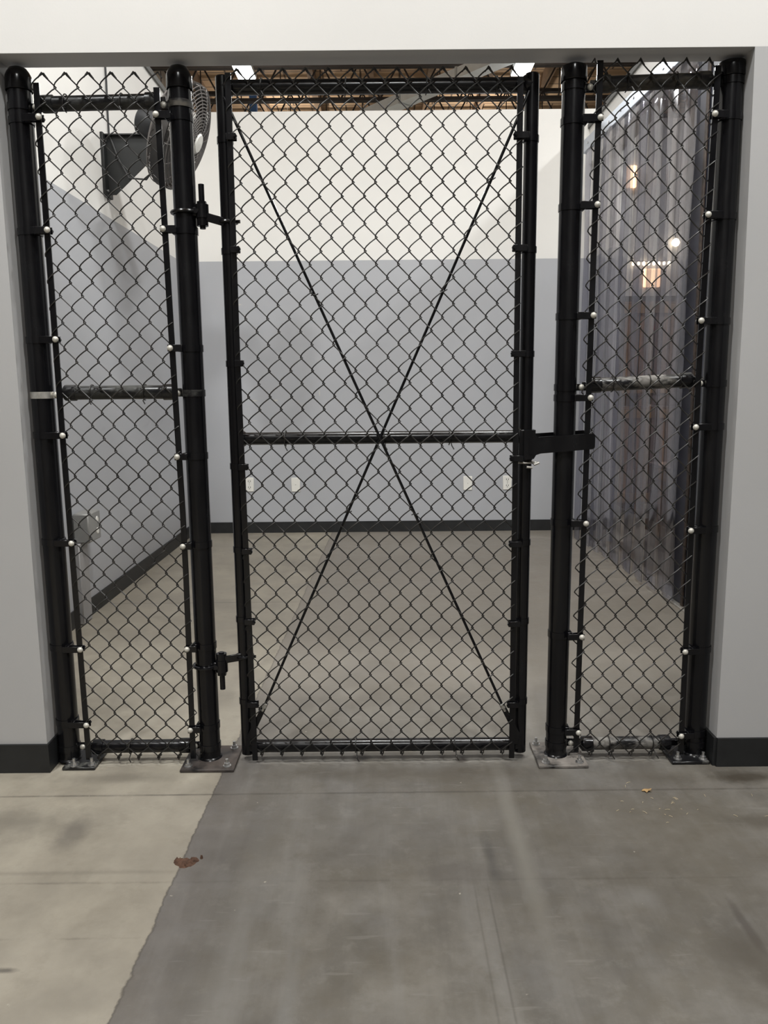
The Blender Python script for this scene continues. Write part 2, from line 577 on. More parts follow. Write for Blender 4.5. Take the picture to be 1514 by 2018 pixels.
    def build(s, name, mat, parent=None, smooth=True, angle=40, local=False):
        me = bpy.data.meshes.new(name)
        off = Vector((0, 0, 0)) if (local or parent is None) else wloc(parent)
        me.from_pydata([tuple(Vector(q) - off) for q in s.v], [], s.f)
        me.validate()
        import bmesh
        bm = bmesh.new()
        bm.from_mesh(me)
        bmesh.ops.recalc_face_normals(bm, faces=bm.faces)
        bm.to_mesh(me)
        bm.free()
        me.materials.append(mat)
        if smooth:
            for p in me.polygons:
                p.use_smooth = True
            me.set_sharp_from_angle(angle=math.radians(angle))
        ob = bpy.data.objects.new(name, me)
        COL.objects.link(ob)
        if parent is not None:
            ob.parent = parent
        return ob


def tag(o, label=None, cat=None, group=None, kind=None):
    if label:
        o['label'] = label
    if cat:
        o['category'] = cat
    if group:
        o['group'] = group
    if kind:
        o['kind'] = kind
    return o


def thing(name, label, cat, loc=(0, 0, 0), group=None):
    o = bpy.data.objects.new(name, None)
    o.empty_display_size = 0.1
    COL.objects.link(o)
    o.location = loc
    return tag(o, label, cat, group)


def struct(name, mb, mat, smooth=False, label=None):
    return tag(mb.build(name, mat, None, smooth), label, None, None, 'structure')


def copy_tree(o, parent=None):
    c = o.copy()
    COL.objects.link(c)
    if parent is not None:
        c.parent = parent
    for ch in [q for q in bpy.data.objects if q.parent == o]:
        copy_tree(ch, c)
    return c


def box2(x0, x1, y0, y1, z0, z1, bev=0.0):
    return MB().box(((x0 + x1) / 2, (y0 + y1) / 2, (z0 + z1) / 2), (x1 - x0, y1 - y0, z1 - z0), bev)


# ------------------------------------------------------------------ the setting
YF, YB = 2.345, 2.445         # front and rear face of the wall with the opening
HZ = 2.1065                   # underside of the header
f = MB().box((1.0, 7, -0.05), (16.2, 24.2, 0.1))
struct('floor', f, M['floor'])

# front wall with its opening, one solid (world coordinates)
w = MB()


def quadwall(mb, pts):
    mb.prism(pts, YF, YB, 'y')


quadwall(w, [(-3.6, 0), (-1.067, 0), (-1.067, HZ), (-3.6, HZ)])
quadwall(w, [(1.041, 0), (3.8, 0), (3.8, HZ), (1.030, HZ), (1.041, 1.4)])
quadwall(w, [(-3.6, HZ), (3.8, HZ), (3.8, 3.3), (-3.6, 3.3)])
struct('wall_front', w, M['wall_front'])

struct('wall_left', box2(-1.72, -1.57, YB, 6.44, 0, 3.30), M['wall_room'])
struct('wall_back', box2(-1.72, 1.80, 6.44, 6.56, 0, 3.262), M['wall_room'])
w = box2(1.60, 1.75, YB, 3.95, 0, 3.12)
w.add(*(lambda b: (b.v, b.f))(box2(1.60, 1.75, 3.95, 6.44, 2.86, 3.12)))
w.add(*(lambda b: (b.v, b.f))(box2(1.66, 1.75, 5.95, 6.44, 0, 2.86)))
struct('wall_right', w, M['wall_room'])
struct('trim_1', box2(-1.73, -1.555, YB, 6.44, 3.30, 3.335), M['trim'])
struct('trim_2', box2(1.585, 1.76, YB, 6.44, 3.12, 3.15), M['trim'])

BH = 0.094
b = MB()
b.prism([(-3.6, 0), (-1.061, 0), (-1.061, BH), (-3.6, BH)], YF - 0.008, YF, 'y')
struct('baseboard_front', b, M['base'])
struct('baseboard_front_right', box2(1.041, 3.8, YF - 0.008, YF, 0, BH), M['base'])
struct('baseboard_jamb_left', box2(-1.067, -1.061, YF, YB, 0, BH), M['base'])
struct('baseboard_jamb_right', box2(1.032, 1.041, YF, YB, 0, BH), M['base'])
struct('baseboard_left', box2(-1.57, -1.562, YB, 6.44, 0, 0.09), M['base'])
struct('baseboard_back', box2(-1.562, 1.66, 6.432, 6.44, 0, 0.09), M['base'])

# upper warehouse: roof deck, far walls
struct('ceiling', box2(-7.1, 9.1, -5.1, 19.1, 6.2, 6.3), M['roof'])
struct('wall_far_left', box2(-3.45, -3.3, 6.6, 13.2, 0, 6.2), M['beige_wall'])
struct('wall_far_back', box2(-7.0, 9, 19, 19.1, 0, 6.2), M['beige_wall'])
# the dim area behind the strip curtain
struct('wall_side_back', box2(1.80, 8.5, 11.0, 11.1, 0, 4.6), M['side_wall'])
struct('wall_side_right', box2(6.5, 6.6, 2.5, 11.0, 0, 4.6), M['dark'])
struct('wall_aisle_back', box2(-7, 9, -5.1, -5.0, 0, 6.2), M['aisle'])
struct('wall_aisle_left', box2(-7.1, -7.0, -5, 19, 0, 6.2), M['aisle'])
struct('wall_aisle_right', box2(9.0, 9.1, -5, 19, 0, 6.2), M['aisle'])

# ------------------------------------------------------------------ roof structure
PUR = 'timber purlins under the roof deck'
ords = ['leftmost', 'second from the left', 'third from the left', 'middle', 'third from the right', 'second from the right', 'rightmost']
for i in range(7):
    px_ = -3.0 + i * 0.95
    p = box2(px_ - 0.05, px_ + 0.05, 9.0, 18.9, 6.02, 6.2)
    tag(p.build('roof_purlin', M['wood_beam'], None, False), 'brown timber purlin under the tan roof deck, %s of the seven' % ords[i], 'roof beam', PUR)
ys = [10.2, 11.5, 12.8, 14.1, 15.4]
jl = ['nearest dark steel open-web joist, directly behind the header', 'second dark open-web roof joist, crossing above the rear wall',
      'third dark open-web roof joist, counting from the header', 'fourth dark open-web roof joist, just above the white rear wall edge',
      'farthest dark open-web roof joist, lowest one seen over the rear wall']
for y_, lb in zip(ys, jl):
    J = thing('roof_joist', lb, 'roof joist', (0, y_, 6.0), 'open-web roof joists')
    MB().box((0.5, y_ - 0.03, 6.0), (12, 0.04, 0.05)).box((0.5, y_ + 0.03, 6.0), (12, 0.04, 0.05)).build('top_chord', M['joist'], J, False)
    MB().box((0.5, y_ - 0.03, 5.45), (12, 0.04, 0.05)).box((0.5, y_ + 0.03, 5.45), (12, 0.04, 0.05)).build('bottom_chord', M['joist'], J, False)
    wbm = MB()
    k = -5.4
    while k < 6.4:
        wbm.cyl((k, y_, 5.46), (k + 0.3, y_, 6.0), 0.014, 6)
        wbm.cyl((k + 0.3, y_, 6.0), (k + 0.6, y_, 5.46), 0.014, 6)
        wbm.cyl((k + 0.3, y_, 5.46), (k + 0.3, y_, 6.0), 0.009, 6)
        k += 0.6
    wbm.build('web', M['joist'], J)

D = thing('air_duct', 'pale grey sheet-metal duct slanting across the roof space left of the right lamp', 'duct', (1.0, 10.9, 5.0))
a = Vector((-0.6, 12.85, 5.02))
bq = Vector((2.45, 9.12, 5.02))
dirv = (bq - a).normalized()
side = dirv.cross(Vector((0, 0, 1))).normalized()
mb = MB()
vs = []
for p in (a, bq):
    for (su, sz) in ((-1, 0), (1, 0), (1, 1), (-1, 1)):
        vs.append(p + side * su * 0.11 + Vector((0, 0, sz * 0.13)))
mb.add(vs, [(0, 1, 2, 3), (7, 6, 5, 4), (0, 4, 5, 1), (1, 5, 6, 2), (2, 6, 7, 3), (3, 7, 4, 0)])
mb.build('duct_body', M['galv'], D, False)
L = (bq - a).length
k = 0.4
while k < L:
    mb = MB()
    p = a + dirv * k
    R = Matrix((dirv, side, Vector((0, 0, 1)))).transposed()
    mb.box(p + Vector((0, 0, 0.065)), (0.03, 0.24, 0.15), 0, R)
    mb.build('flange', M['galv2'], D, False)
    k += 1.1

tag(MB().box((-2.1, 14.0, 3.1), (0.12, 0.1, 6.2)).build('rack_upright', M['blue'], None, False),
    'blue steel rack upright seen above the rear wall near the top left of the gate', 'rack upright')

# ------------------------------------------------------------------ luminaires
LG = 'high-bay LED luminaires'


def high_bay(x_, y_, z_, label, watts=LAMP_W):
    T = thing('high_bay_light', label, 'ceiling light', (x_, y_, z_), LG)
    MB().box((x_, y_, z_ + 0.035), (0.24, 0.54, 0.05), 0.008).build('housing', M['galv'], T)
    MB().box((x_, y_, z_ + 0.004), (0.215, 0.50, 0.012)).build('diffuser', M['lamp'], T, False)
    for sy in (-0.2, 0.2):
        MB().cyl((x_, y_ + sy, z_ + 0.055), (x_, y_ + sy, 6.19), 0.004, 6).build('hanger_wire', M['galv2'], T)
    ld = bpy.data.lights.new('high_bay_lamp', 'AREA')
    ld.shape = 'RECTANGLE'
    ld.size = 0.21
    ld.size_y = 0.5
    ld.energy = watts
    ld.color = (0.985, 1.0, 0.99)
    lo = bpy.data.objects.new('lamp_light', ld)
    COL.objects.link(lo)
    lo.parent = T
    lo.location = (0, 0, -0.012)
    lu = bpy.data.lights.new('added_roof_fill', 'AREA')  # upward lamp added on each fixture to brighten the roof deck
    lu.shape = 'RECTANGLE'
    lu.size = 0.2
    lu.size_y = 0.5
    lu.energy = ROOF_FILL_W
    lu.color = (1.0, 0.97, 0.92)
    lv = bpy.data.objects.new('roof_fill_light', lu)
    COL.objects.link(lv)
    lv.parent = T
    lv.location = (0, 0, 0.075)
    lv.rotation_euler = (PI, 0, 0)
    return T


high_bay(-1.67, 10.42, 5.0, 'bright white LED panel showing above the gate near its left corner')
high_bay(1.75, 10.40, 5.0, 'bright white LED panel showing above the gate near its right corner')
for (x_, y_, lb, wt) in ((-0.1, 3.0, 'LED luminaire over the left side of the fenced room', ROOM_W), (0.9, 3.0, 'LED luminaire over the right side of the fenced room', ROOM_W),
                     (-1.67, 15.0, 'added unseen LED luminaire far behind the rear wall, left', LAMP_W), (1.75, 15.0, 'added unseen LED luminaire far behind the rear wall, right', LAMP_W),  # hidden row added so the floor bounces light onto the roof
                     (-1.67, 0.7, 'LED luminaire over the aisle in front of the left fence', LAMP_W), (1.75, 0.7, 'LED luminaire over the aisle in front of the right fence', LAMP_W),
                     (0.0, -2.6, 'LED luminaire over the aisle, farthest from the fence', LAMP_W), (3.6, 5.0, 'added unseen LED luminaire over the dim area behind the strip curtain', 95.0)):  # the one behind the curtain is added to light the crates
    high_bay(x_, y_, 5.0, lb, wt)

# ------------------------------------------------------------------ wall fittings in the room
OG = 'wall plates low on the rear wall'


def plate(x_, z_, kind, label):
    T = thing('wall_plate' if kind == 'blank' else 'wall_outlet', label, 'wall outlet' if kind != 'blank' else 'wall plate', (x_, 6.44, z_), OG)
    MB().box((x_, 6.436, z_), (0.072, 0.008, 0.116), 0.003).build('cover_plate', M['plate'], T)
    if kind != 'blank':
        for dz in (-0.025, 0.025):
            s_ = MB()
            s_.box((x_ - 0.008, 6.4315, z_ + dz + 0.004), (0.004, 0.002, 0.012))
            s_.box((x_ + 0.008, 6.4315, z_ + dz + 0.004), (0.004, 0.002, 0.012))
            s_.cyl((x_, 6.4325, z_ + dz - 0.009), (x_, 6.4305, z_ + dz - 0.009), 0.003, 8)
            s_.build('socket', M['slot'], T, False)
    MB().cyl((x_, 6.433, z_), (x_, 6.4305, z_), 0.0035, 8).build('screw', M['steel'], T)
    return T


plate(-1.10, 0.402, 'outlet', 'white outlet plate on rear wall, leftmost, half behind the gate upright')
plate(-0.721, 0.398, 'blank', 'white blank plate on rear wall, second from the left')
plate(0.688, 0.398, 'blank', 'white blank plate on rear wall, right of the crossed rods')
plate(1.012, 0.399, 'outlet', 'white outlet plate on rear wall, rightmost, beside the gate bar')

JB = thing('junction_box', 'grey steel outlet box on the left wall above the pale raceway', 'outlet box', (-1.57, 4.03, 0.5))
box2(-1.57, -1.49, 3.93, 4.10, 0.42, 0.57, 0.006).build('box_body', M['boxgrey'], JB)
for dz in (0.465, 0.525):
    MB().lathe([(0, 0.003), (0.014, 0.003), (0.017, 0)], (-1.49, 4.05, dz), (1, 0, 0), 16).build('receptacle', M['plate'], JB)
RW = box2(-1.57, -1.535, 3.90, 4.02, 0.004, 0.42, 0.004)
tag(RW.build('wall_raceway', M['conduit'], None), 'pale grey upright raceway on the left wall, from outlet box to floor', 'raceway')

# ------------------------------------------------------------------ wall fan
FX, FY, FZ = -1.57, 4.76, 2.45
FAN = thing('wall_fan', 'grey caged industrial fan on a black triangular bracket on the left wall', 'fan', (FX, FY, FZ))
tri = [(-1.555, 2.60), (-1.20, 2.60), (-1.19, 2.575), (-1.515, 2.285), (-1.555, 2.285)]
MB().prism(tri, 4.755, 4.765, 'y').build('bracket_plate', M['fan_black'], FAN, False)
mb = box2(-1.57, -1.552, 4.70, 4.82, 2.27, 2.61, 0.003)
mb.add(*(lambda b: (b.v, b.f))(box2(-1.555, -1.19, 4.73, 4.80, 2.600, 2.607)))
mb.build('bracket_flange', M['fan_black'], FAN)
for p in ((4.73, 2.30), (4.73, 2.40), (4.73, 2.57)):
    MB().cyl((-1.552, p[0], p[1]), (-1.545, p[0], p[1]), 0.007, 8).build('bracket_bolt', M['steel'], FAN)
ax = Vector((0.92, -0.03, -0.40)).normalized()      # the way the fan blows
FC = Vector((-1.075, 4.50, 2.525))
up = Vector((0, 0, 1))
e1 = (up - ax * up.dot(ax)).normalized()
e2 = ax.cross(e1)
RM = Matrix((e2, e1, ax)).transposed().to_4x4()
TM = Matrix.Translation(FC) @ RM


def ring_pts(r, h, n=48):
    return [(r * math.cos(2 * PI * i / n), r * math.sin(2 * PI * i / n), h) for i in range(n)]


for nm, sg in (('front_guard', 1), ('rear_guard', -1)):
    g = MB()
    RR = 0.270
    for k in range(15):
        r = 0.055 + (RR - 0.055) * k / 14
        h = sg * (0.105 - 0.055 * (r / RR) ** 3)
        g.tube(ring_pts(r, h), 0.0028, 5, closed=True)
    for k in range(16):
        a_ = 2 * PI * k / 16
        pts = []
        for q in range(7):
            r = 0.05 + (RR - 0.05) * q / 6
            h = sg * (0.105 - 0.055 * (r / RR) ** 3)
            pts.append((r * math.cos(a_), r * math.sin(a_), h))
        pts.append((RR * math.cos(a_), RR * math.sin(a_), 0))
        g.tube(pts, 0.003, 5)
    g.xform(TM).build(nm, M['fan_grey'], FAN)
MB().lathe([(0.270, -0.03), (0.278, -0.03), (0.278, 0.03), (0.270, 0.03), (0.270, -0.03)], n=56).xform(TM).build('guard_band', M['fan_band'], FAN)
MB().lathe([(0, 0.118), (0.045, 0.114), (0.055, 0.103), (0.0, 0.10)], n=24).xform(TM).build('centre_badge', M['plate'], FAN)
hub = MB().lathe([(0, 0.04), (0.035, 0.038), (0.045, 0.02), (0.045, -0.03), (0, -0.03)], n=24).xform(TM).build('hub', M['fan_motor'], FAN)
for k in range(3):
    b_ = MB()
    vs = []
    N = 7
    for i in range(N):
        r = 0.04 + 0.212 * i / (N - 1)
        wdt = 0.045 + 0.085 * math.sin(PI * min(1, 0.15 + i / (N - 1) * 0.75))
        for j in range(5):
            q = (j / 4 - 0.5)
            a_ = q * wdt / r * 1.3
            a_ = max(-0.8, min(0.8, a_)) + 0.18 * i / (N - 1)
            hz = -q * wdt * 0.55
            for sgn in (0.0015, -0.0015):
                vs.append((r * math.cos(a_), r * math.sin(a_), hz + sgn))
    fs = []
    for i in range(N - 1):
        for j in range(4):
            A = (i * 5 + j) * 2
            Bq = (i * 5 + j + 1) * 2
            C_ = ((i + 1) * 5 + j + 1) * 2
            D_ = ((i + 1) * 5 + j) * 2
            fs.append((A, Bq, C_, D_))
            fs.append((D_ + 1, C_ + 1, Bq + 1, A + 1))
    for i in range(N - 1):
        for j in (0, 4):
            A = (i * 5 + j) * 2
            D_ = ((i + 1) * 5 + j) * 2
            fs.append((A, D_, D_ + 1, A + 1))
    for i in (0, N - 1):
        for j in range(4):
            A = (i * 5 + j) * 2
            fs.append((A, A + 2, A + 3, A + 1))
    b_.add(vs, fs)
    b_.xform(TM @ Matrix.Rotation(2 * PI * k / 3 + 0.4, 4, 'Z')).build('fan_blade', M['fan_blade'], FAN)
mot = MB().lathe([(0, -0.235), (0.05, -0.235), (0.074, -0.222), (0.078, -0.20), (0.078, -0.12), (0.07, -0.10), (0, -0.10)], n=28).xform(TM)
mot.build('motor_housing', M['fan_motor'], FAN)
mc = TM @ Vector((0, 0, -0.18))
arm = MB()
arm.tube([(-1.22, 4.74, 2.60), (-1.215, 4.72, 2.56), mc + Vector((0.0, 0.0, -0.07)), mc + Vector((0, 0, -0.02))], 0.018, 10)
arm.box((-1.21, 4.735, 2.585), (0.06, 0.06, 0.06), 0.006)
arm.build('pivot_arm', M['fan_black'], FAN)
cb = MB()
p0 = mc + Vector((0.02, 0, -0.075))
cb.tube([p0, p0 + Vector((-0.02, -0.01, -0.08)), (-1.26, 4.72, 2.44), (-1.33, 4.73, 2.36), (-1.43, 4.74, 2.37), (-1.49, 4.75, 2.48), (-1.53, 4.75, 2.60)], 0.0055, 8)
cb.build('power_cord', M['slot'], FAN)
CO = thing('fan_conduit', 'thin dark conduit rising up the left wall above the fan bracket', 'conduit', (-1.565, 4.83, 2.62))
MB().tube([(-1.562, 4.84, 2.62), (-1.562, 4.84, 2.78), (-1.562, 4.85, 2.92), (-1.562, 4.84, 3.30)], 0.0055, 8).build('conduit_pipe', M['fan_motor'], CO)
for zz in (2.80, 3.10):
    MB().box((-1.562, 4.845, zz), (0.014, 0.03, 0.012)).build('conduit_strap', M['steel'], CO, False)

# ------------------------------------------------------------------ strip curtain doorway on the right
CT = thing('strip_curtain', 'clear plastic strip curtain hanging in the doorway on the right', 'strip curtain', (1.56, 5.05, 0))


def cx_at(y_):
    return 1.605 + (y_ - 4.2) * (1.525 - 1.605) / 1.5


K = 17
for k in range(K):
    yc = 4.26 + k * 0.104
    s_ = MB()
    off = 0.010 if k % 2 else -0.006
    NW, NH = 9, 24
    ph = random.uniform(0, 6)
    vs = []
    for j in range(NH + 1):
        z_ = 0.022 + (2.84 - 0.022) * j / NH
        for i in range(NW):
            q = i / (NW - 1) - 0.5
            yy = yc + q * 0.165
            bulge = (0.009 if k % 2 else -0.009) * (1 - (2 * q) ** 2)
            wv = 0.006 * math.sin(z_ * 2.3 + ph) * (1 - z_ / 2.9) + 0.004 * math.sin(z_ * 5 + ph * 2 + q * 4)
            vs.append((cx_at(yc) + off + bulge + wv - 0.035, yy, z_))
    fs = []
    for j in range(NH):
        for i in range(NW - 1):
            A = j * NW + i
            fs.append((A, A + 1, A + NW + 1, A + NW))
    s_.add(vs, fs)
    so = s_.build('plastic_strip', PVC[(0, 1, 0, 2, 1, 0, 2, 0, 1, 2)[k % 10]], CT)
    md = so.modifiers.new('t', 'SOLIDIFY')
    md.thickness = 0.002
mb = MB()
A0 = Vector((cx_at(4.05) - 0.035, 4.05, 2.875))
A1 = Vector((cx_at(6.05) - 0.035, 6.05, 2.875))
dv = (A1 - A0).normalized()
sd = dv.cross(Vector((0, 0, 1))).normalized()
R = Matrix((dv, sd, Vector((0, 0, 1)))).transposed()
MB().box((A0 + A1) / 2, ((A1 - A0).length, 0.03, 0.09), 0.004, R).build('mounting_rail', M['rail_alu'], CT)
for k in range(9):
    p = A0 + dv * (0.12 + k * 0.22)
    MB().cyl(p - sd * 0.02, p + sd * 0.02, 0.008, 8).build('rail_bolt', M['steel'], CT)

DP = thing('door_post', 'dark steel door post with shiny foot plate beside the strip curtain', 'door post', (1.64, 4.02, 0))
box2(1.60, 1.66, 3.955, 4.36, 0.012, 2.82, 0.004).build('post_body', M['navy'], DP)
box2(1.590, 1.599, 4.10, 4.13, 0.012, 2.82, 0.002).build('timber_jamb', M['dark_wood'], DP)
box2(1.60, 1.66, 4.362, 4.40, 0.012, 2.82, 0.002).build('timber_jamb', M['dark_wood'], DP)
box2(1.575, 1.70, 3.957, 4.44, 0.0, 0.012, 0.002).build('foot_plate', M['silver'], DP)
for p in ((1.588, 4.42), (1.66, 4.42), (1.68, 4.2)):
    mb = MB()
    mb.cyl((p[0], p[1], 0.012), (p[0], p[1], 0.024), 0.011, 6)
    mb.cyl((p[0], p[1], 0.024), (p[0], p[1], 0.04), 0.006, 8)
    mb.build('anchor_bolt', M['silver'], DP)

# crates behind the curtain
CG = 'brown wooden crates behind the strip curtain'


def crate(x_, y_, z_, wx, wy, hz, label):
    T = thing('wooden_crate', label, 'crate', (x_, y_, z_), CG)
    mb = MB()
    npl = int(wx / 0.13)
    for i in range(npl):
        xx = x_ - wx / 2 + (i + 0.5) * wx / npl
        mb.box((xx, y_ - wy / 2, z_ + hz / 2 + 0.05), (wx / npl - 0.012, 0.02, hz - 0.1), 0.002)
    npl = int(wy / 0.13)
    for i in range(npl):
        yy = y_ - wy / 2 + (i + 0.5) * wy / npl
        for sx in (-1, 1):
            mb.box((x_ + sx * wx / 2, yy, z_ + hz / 2 + 0.05), (0.02, wy / npl - 0.012, hz - 0.1), 0.002)
    mb.build('side_planks', M['wood'], T)
    fr = MB()
    for zz in (z_ + 0.16, z_ + hz - 0.06):
        fr.box((x_, y_ - wy / 2 - 0.02, zz), (wx + 0.04, 0.02, 0.08), 0.002)
        for sx in (-1, 1):
            fr.box((x_ + sx * (wx / 2 + 0.02), y_, zz), (0.02, wy + 0.02, 0.08), 0.002)
    fr.build('batten', M['wood_beam'], T)
    MB().box((x_, y_, z_ + hz - 0.008), (wx + 0.06, wy + 0.06, 0.016)).build('lid', M['wood'], T, False)
    for sx in (-0.4, 0, 0.4):
        MB().box((x_ + sx * wx, y_, z_ + 0.05), (0.09, wy, 0.10), 0.003).build('skid', M['wood'], T)


crate(2.35, 7.6, 0.0, 0.95, 0.8, 0.98, 'lower brown wooden crate, nearest behind the strip curtain')
crate(2.35, 7.6, 0.982, 0.95, 0.8, 0.92, 'upper brown wooden crate on the stack nearest behind the curtain')
crate(3.45, 7.9, 0.0, 0.95, 0.8, 0.98, 'lower brown wooden crate of the right-hand stack behind the curtain')
crate(3.45, 7.9, 0.982, 0.95, 0.8, 0.80, 'upper brown wooden crate of the right-hand stack behind the curtain')
crate(2.25, 5.35, 0.0, 0.55, 0.9, 0.62, 'low brown wooden crate close behind the bottom of the curtain')

P = MB().box((3.24, 10.97, 3.87), (0.24, 0.04, 0.28), 0.01)
tag(P.build('wall_lamp', M['warm'], None), 'small orange glowing wall lamp seen through the upper curtain', 'lamp')
P = MB()
P.box((3.62, 10.97, 2.58), (0.22, 0.04, 0.24), 0.01)
tag(P.build('lit_window', M['warm'], None), 'small warm glowing window seen through the curtain under the row of bulbs', 'lit window')
SL = thing('string_light', 'row of small warm bulbs seen through the curtain at mid height', 'string light', (3.6, 10.95, 2.77))
MB().tube([(3.30, 10.95, 2.80), (3.6, 10.95, 2.79), (3.92, 10.95, 2.80)], 0.005, 6).build('wire', M['slot'], SL)
for k in range(8):
    MB().lathe([(0, -0.028), (0.014, -0.022), (0.02, 0), (0.014, 0.022), (0, 0.028)], (3.36 + k * 0.068, 10.95, 2.765), n=10).build('bulb', M['warm2'], SL)
for x_, lb, r_ in ((3.912, 'bright round bulb high in the curtain, left of its twin', 0.055), (4.07, 'smaller round bulb high in the curtain, right of its twin', 0.035)):
    T = thing('bulb_lamp', lb, 'bulb', (x_, 10.95, 3.03))
    MB().lathe([(0, -r_), (r_ * .7, -r_ * .7), (r_, 0), (r_ * .7, r_ * .7), (0.01, r_)], (x_, 10.95, 3.03), n=14).build('globe', M['warm2'], T)
    MB().cyl((x_, 10.95, 3.03 + r_), (x_, 11.0, 3.09 + r_), 0.01, 8).build('bracket', M['slot'], T)
P = MB().lathe([(0, -0.03), (0.02, -0.02), (0.028, 0), (0.02, 0.02), (0, 0.03)], (3.714, 10.95, 1.93), n=12)
P.cyl((3.714, 10.95, 1.93), (3.714, 11.0, 1.93), 0.01, 8)
tag(P.build('indicator_light', M['red'], None), 'tiny red indicator light seen through the curtain', 'indicator light')


# ------------------------------------------------------------------ fence parts
YP = 2.42                      # plane of post centres
PR = 0.033                     # post radius
RRL = 0.0206                   # rail radius
YM = 2.386                     # plane of the wire mesh
GREYBOLT = 'round grey carriage-bolt head'


def chain_link(name, parent, x0, P_, V, z0, mlo, mhi, hb, ht, shear=0.0, zref=0.63, ym=YM, bar_clip=None):
    """columns at x0+m*P_/2 ; rows at z0+h*V/2 with h from hb (bottom) to ht (top)."""
    mb = MB()
    A = 0.0045
    rw = 0.0019
    jit = random.Random(5)
    e = 0.0030

    def node(m, h):
        z_ = z0 + h * V / 2
        return x0 + m * P_ / 2 + shear * (z_ - zref), z_
    for m in range(mlo, mhi):
        pts = []
        for h in range(hb, ht):
            # column visited at row h : columns with even m at even h
            left_now = ((m + h) % 2 == 0)
            ma, mb_ = (m, m + 1) if left_now else (m + 1, m)
            xa, za = node(ma, h)
            xb, zb = node(mb_, h + 1)
            sgn = -1 if left_now else 1        # '/' in front, '\\' behind
            xa += (-e if ma == m else e)
            xb += (-e if mb_ == m else e)
            dx, dz = xb - xa, zb - za
            # slight belly so the strands bend near the knuckles
            for q, yo in ((0.0, 0.0), (0.10, 0.55), (0.26, 1.0), (0.5, 1.05), (0.74, 1.0), (0.90, 0.55)):
                if q == 0.0 and h == hb:
                    yo = 0.0
                be = 0.0
                if 0 < q < 1 and left_now:
                    be = math.sin(PI * q ** 0.6) * 0.0038
                pts.append((xa + dx * q - be, ym + sgn * A * yo, za + dz * q + be * 0.7))
        lx, lz = node(m + 1 if ((m + ht) % 2) else m, ht)
        pts.append((lx, ym, lz))
        mb.tube(pts, rw, 6)
        # twisted barbs at the top, knuckled ends at the bottom
        top_at = m + 1 if ((m + ht) % 2) else m
        tx, tz = node(top_at, ht)
        s1 = 1 if top_at == m else -1
        mb.tube([(tx, ym, tz), (tx - s1 * 0.0015, ym - s1 * 0.003, tz + 0.002), (tx - s1 * 0.006, ym - s1 * 0.005, tz - 0.005), (tx - s1 * 0.012, ym - s1 * 0.005, tz - 0.013)], rw, 6)
        bot_at = m if ((m + hb) % 2 == 0) else m + 1
        bx, bz = node(bot_at, hb)
        s2 = 1 if bot_at == m else -1
        mb.tube([(bx, ym, bz), (bx - s2 * 0.002, ym + s2 * 0.004, bz - 0.004), (bx + 0.003 - s2 * 0.003, ym + s2 * 0.005, bz + 0.004),
                 (bx + 0.009 + s2 * 0.002, ym - 0.004, bz + 0.012), (bx + 0.012, ym - 0.006, bz + 0.017)], rw, 6)
    return mb.build(name, M['wire'], parent)


def band(parent, px_, z_, xb, r=PR, silver=True, name='tension_band', h=0.020, mat=None, ym=YM):
    """ring round the pipe plus two lugs gripping the tension bar at xb"""
    mat = mat or M['black']
    s_ = 1 if xb > px_ else -1
    mb = MB()
    ro_, ri = r + 0.0022, r - 0.0005
    mb.lathe([(ri, -h / 2), (ro_, -h / 2), (ro_, h / 2), (ri, h / 2), (ri, -h / 2)], (px_, YP, z_), n=32)
    x1 = px_ + s_ * (r * 0.55)
    x2 = xb + s_ * 0.012
    for yy in (ym - 0.009, ym + 0.0085):
        mb.box(((x1 + x2) / 2, yy, z_), (abs(x2 - x1), 0.003, h), 0.001)
    # web from the ring to the lugs
    mb.box((px_ + s_ * (r + 0.002), (ym + YP) / 2, z_), (0.004, YP - ym + 0.012, h), 0.001)
    o_ = mb.build(name, mat, parent)
    bt = MB()
    bx = xb + s_ * 0.004 if silver else xb + s_ * 0.010
    yf = ym - 0.0105
    if silver:
        bt.lathe([(0, -0.0065), (0.004, -0.006), (0.0075, -0.0035), (0.009, 0), (0.009, 0.0015), (0, 0.0015)], (bx, yf, z_), (0, 1, 0), 16)
        ob = bt.build('carriage_bolt', M['dome'], o_)
        ob['label'] = GREYBOLT
        nb = MB().cyl((bx, ym + 0.010, z_), (bx, ym + 0.018, z_), 0.008, 6).build('nut', M['black'], o_)
    else:
        bt.cyl((bx, yf + 0.002, z_), (bx, yf - 0.004, z_), 0.0065, 6)
        bt.cyl((bx, yf - 0.003, z_), (bx, yf - 0.009, z_), 0.0035, 8)
        bt.build('bolt', M['black'], o_)
    return o_


def brace_band(parent, px_, z_, s_, xend, mat=None, silver=True):
    mat = mat or M['black']
    mb = MB()
    h = 0.020
    mb.lathe([(PR - .0005, -h / 2), (PR + .0022, -h / 2), (PR + .0022, h / 2), (PR - .0005, h / 2), (PR - .0005, -h / 2)], (px_, YP, z_), n=32)
    for yy in (YP - 0.006, YP + 0.006):
        mb.box(((px_ + s_ * PR + xend) / 2, yy, z_), (abs(xend - px_ - s_ * PR) + 0.01, 0.003, h), 0.001)
    o_ = mb.build('brace_band', mat, parent)
    xb = px_ + s_ * (PR + 0.013)
    bt = MB().lathe([(0, -0.0065), (0.004, -0.006), (0.0075, -0.0035), (0.009, 0), (0.009, 0.003), (0, 0.003)], (xb, YP - 0.0085, z_), (0, 1, 0), 16)
    ob = bt.build('carriage_bolt', M['dome'], o_)
    ob['label'] = GREYBOLT
    return o_


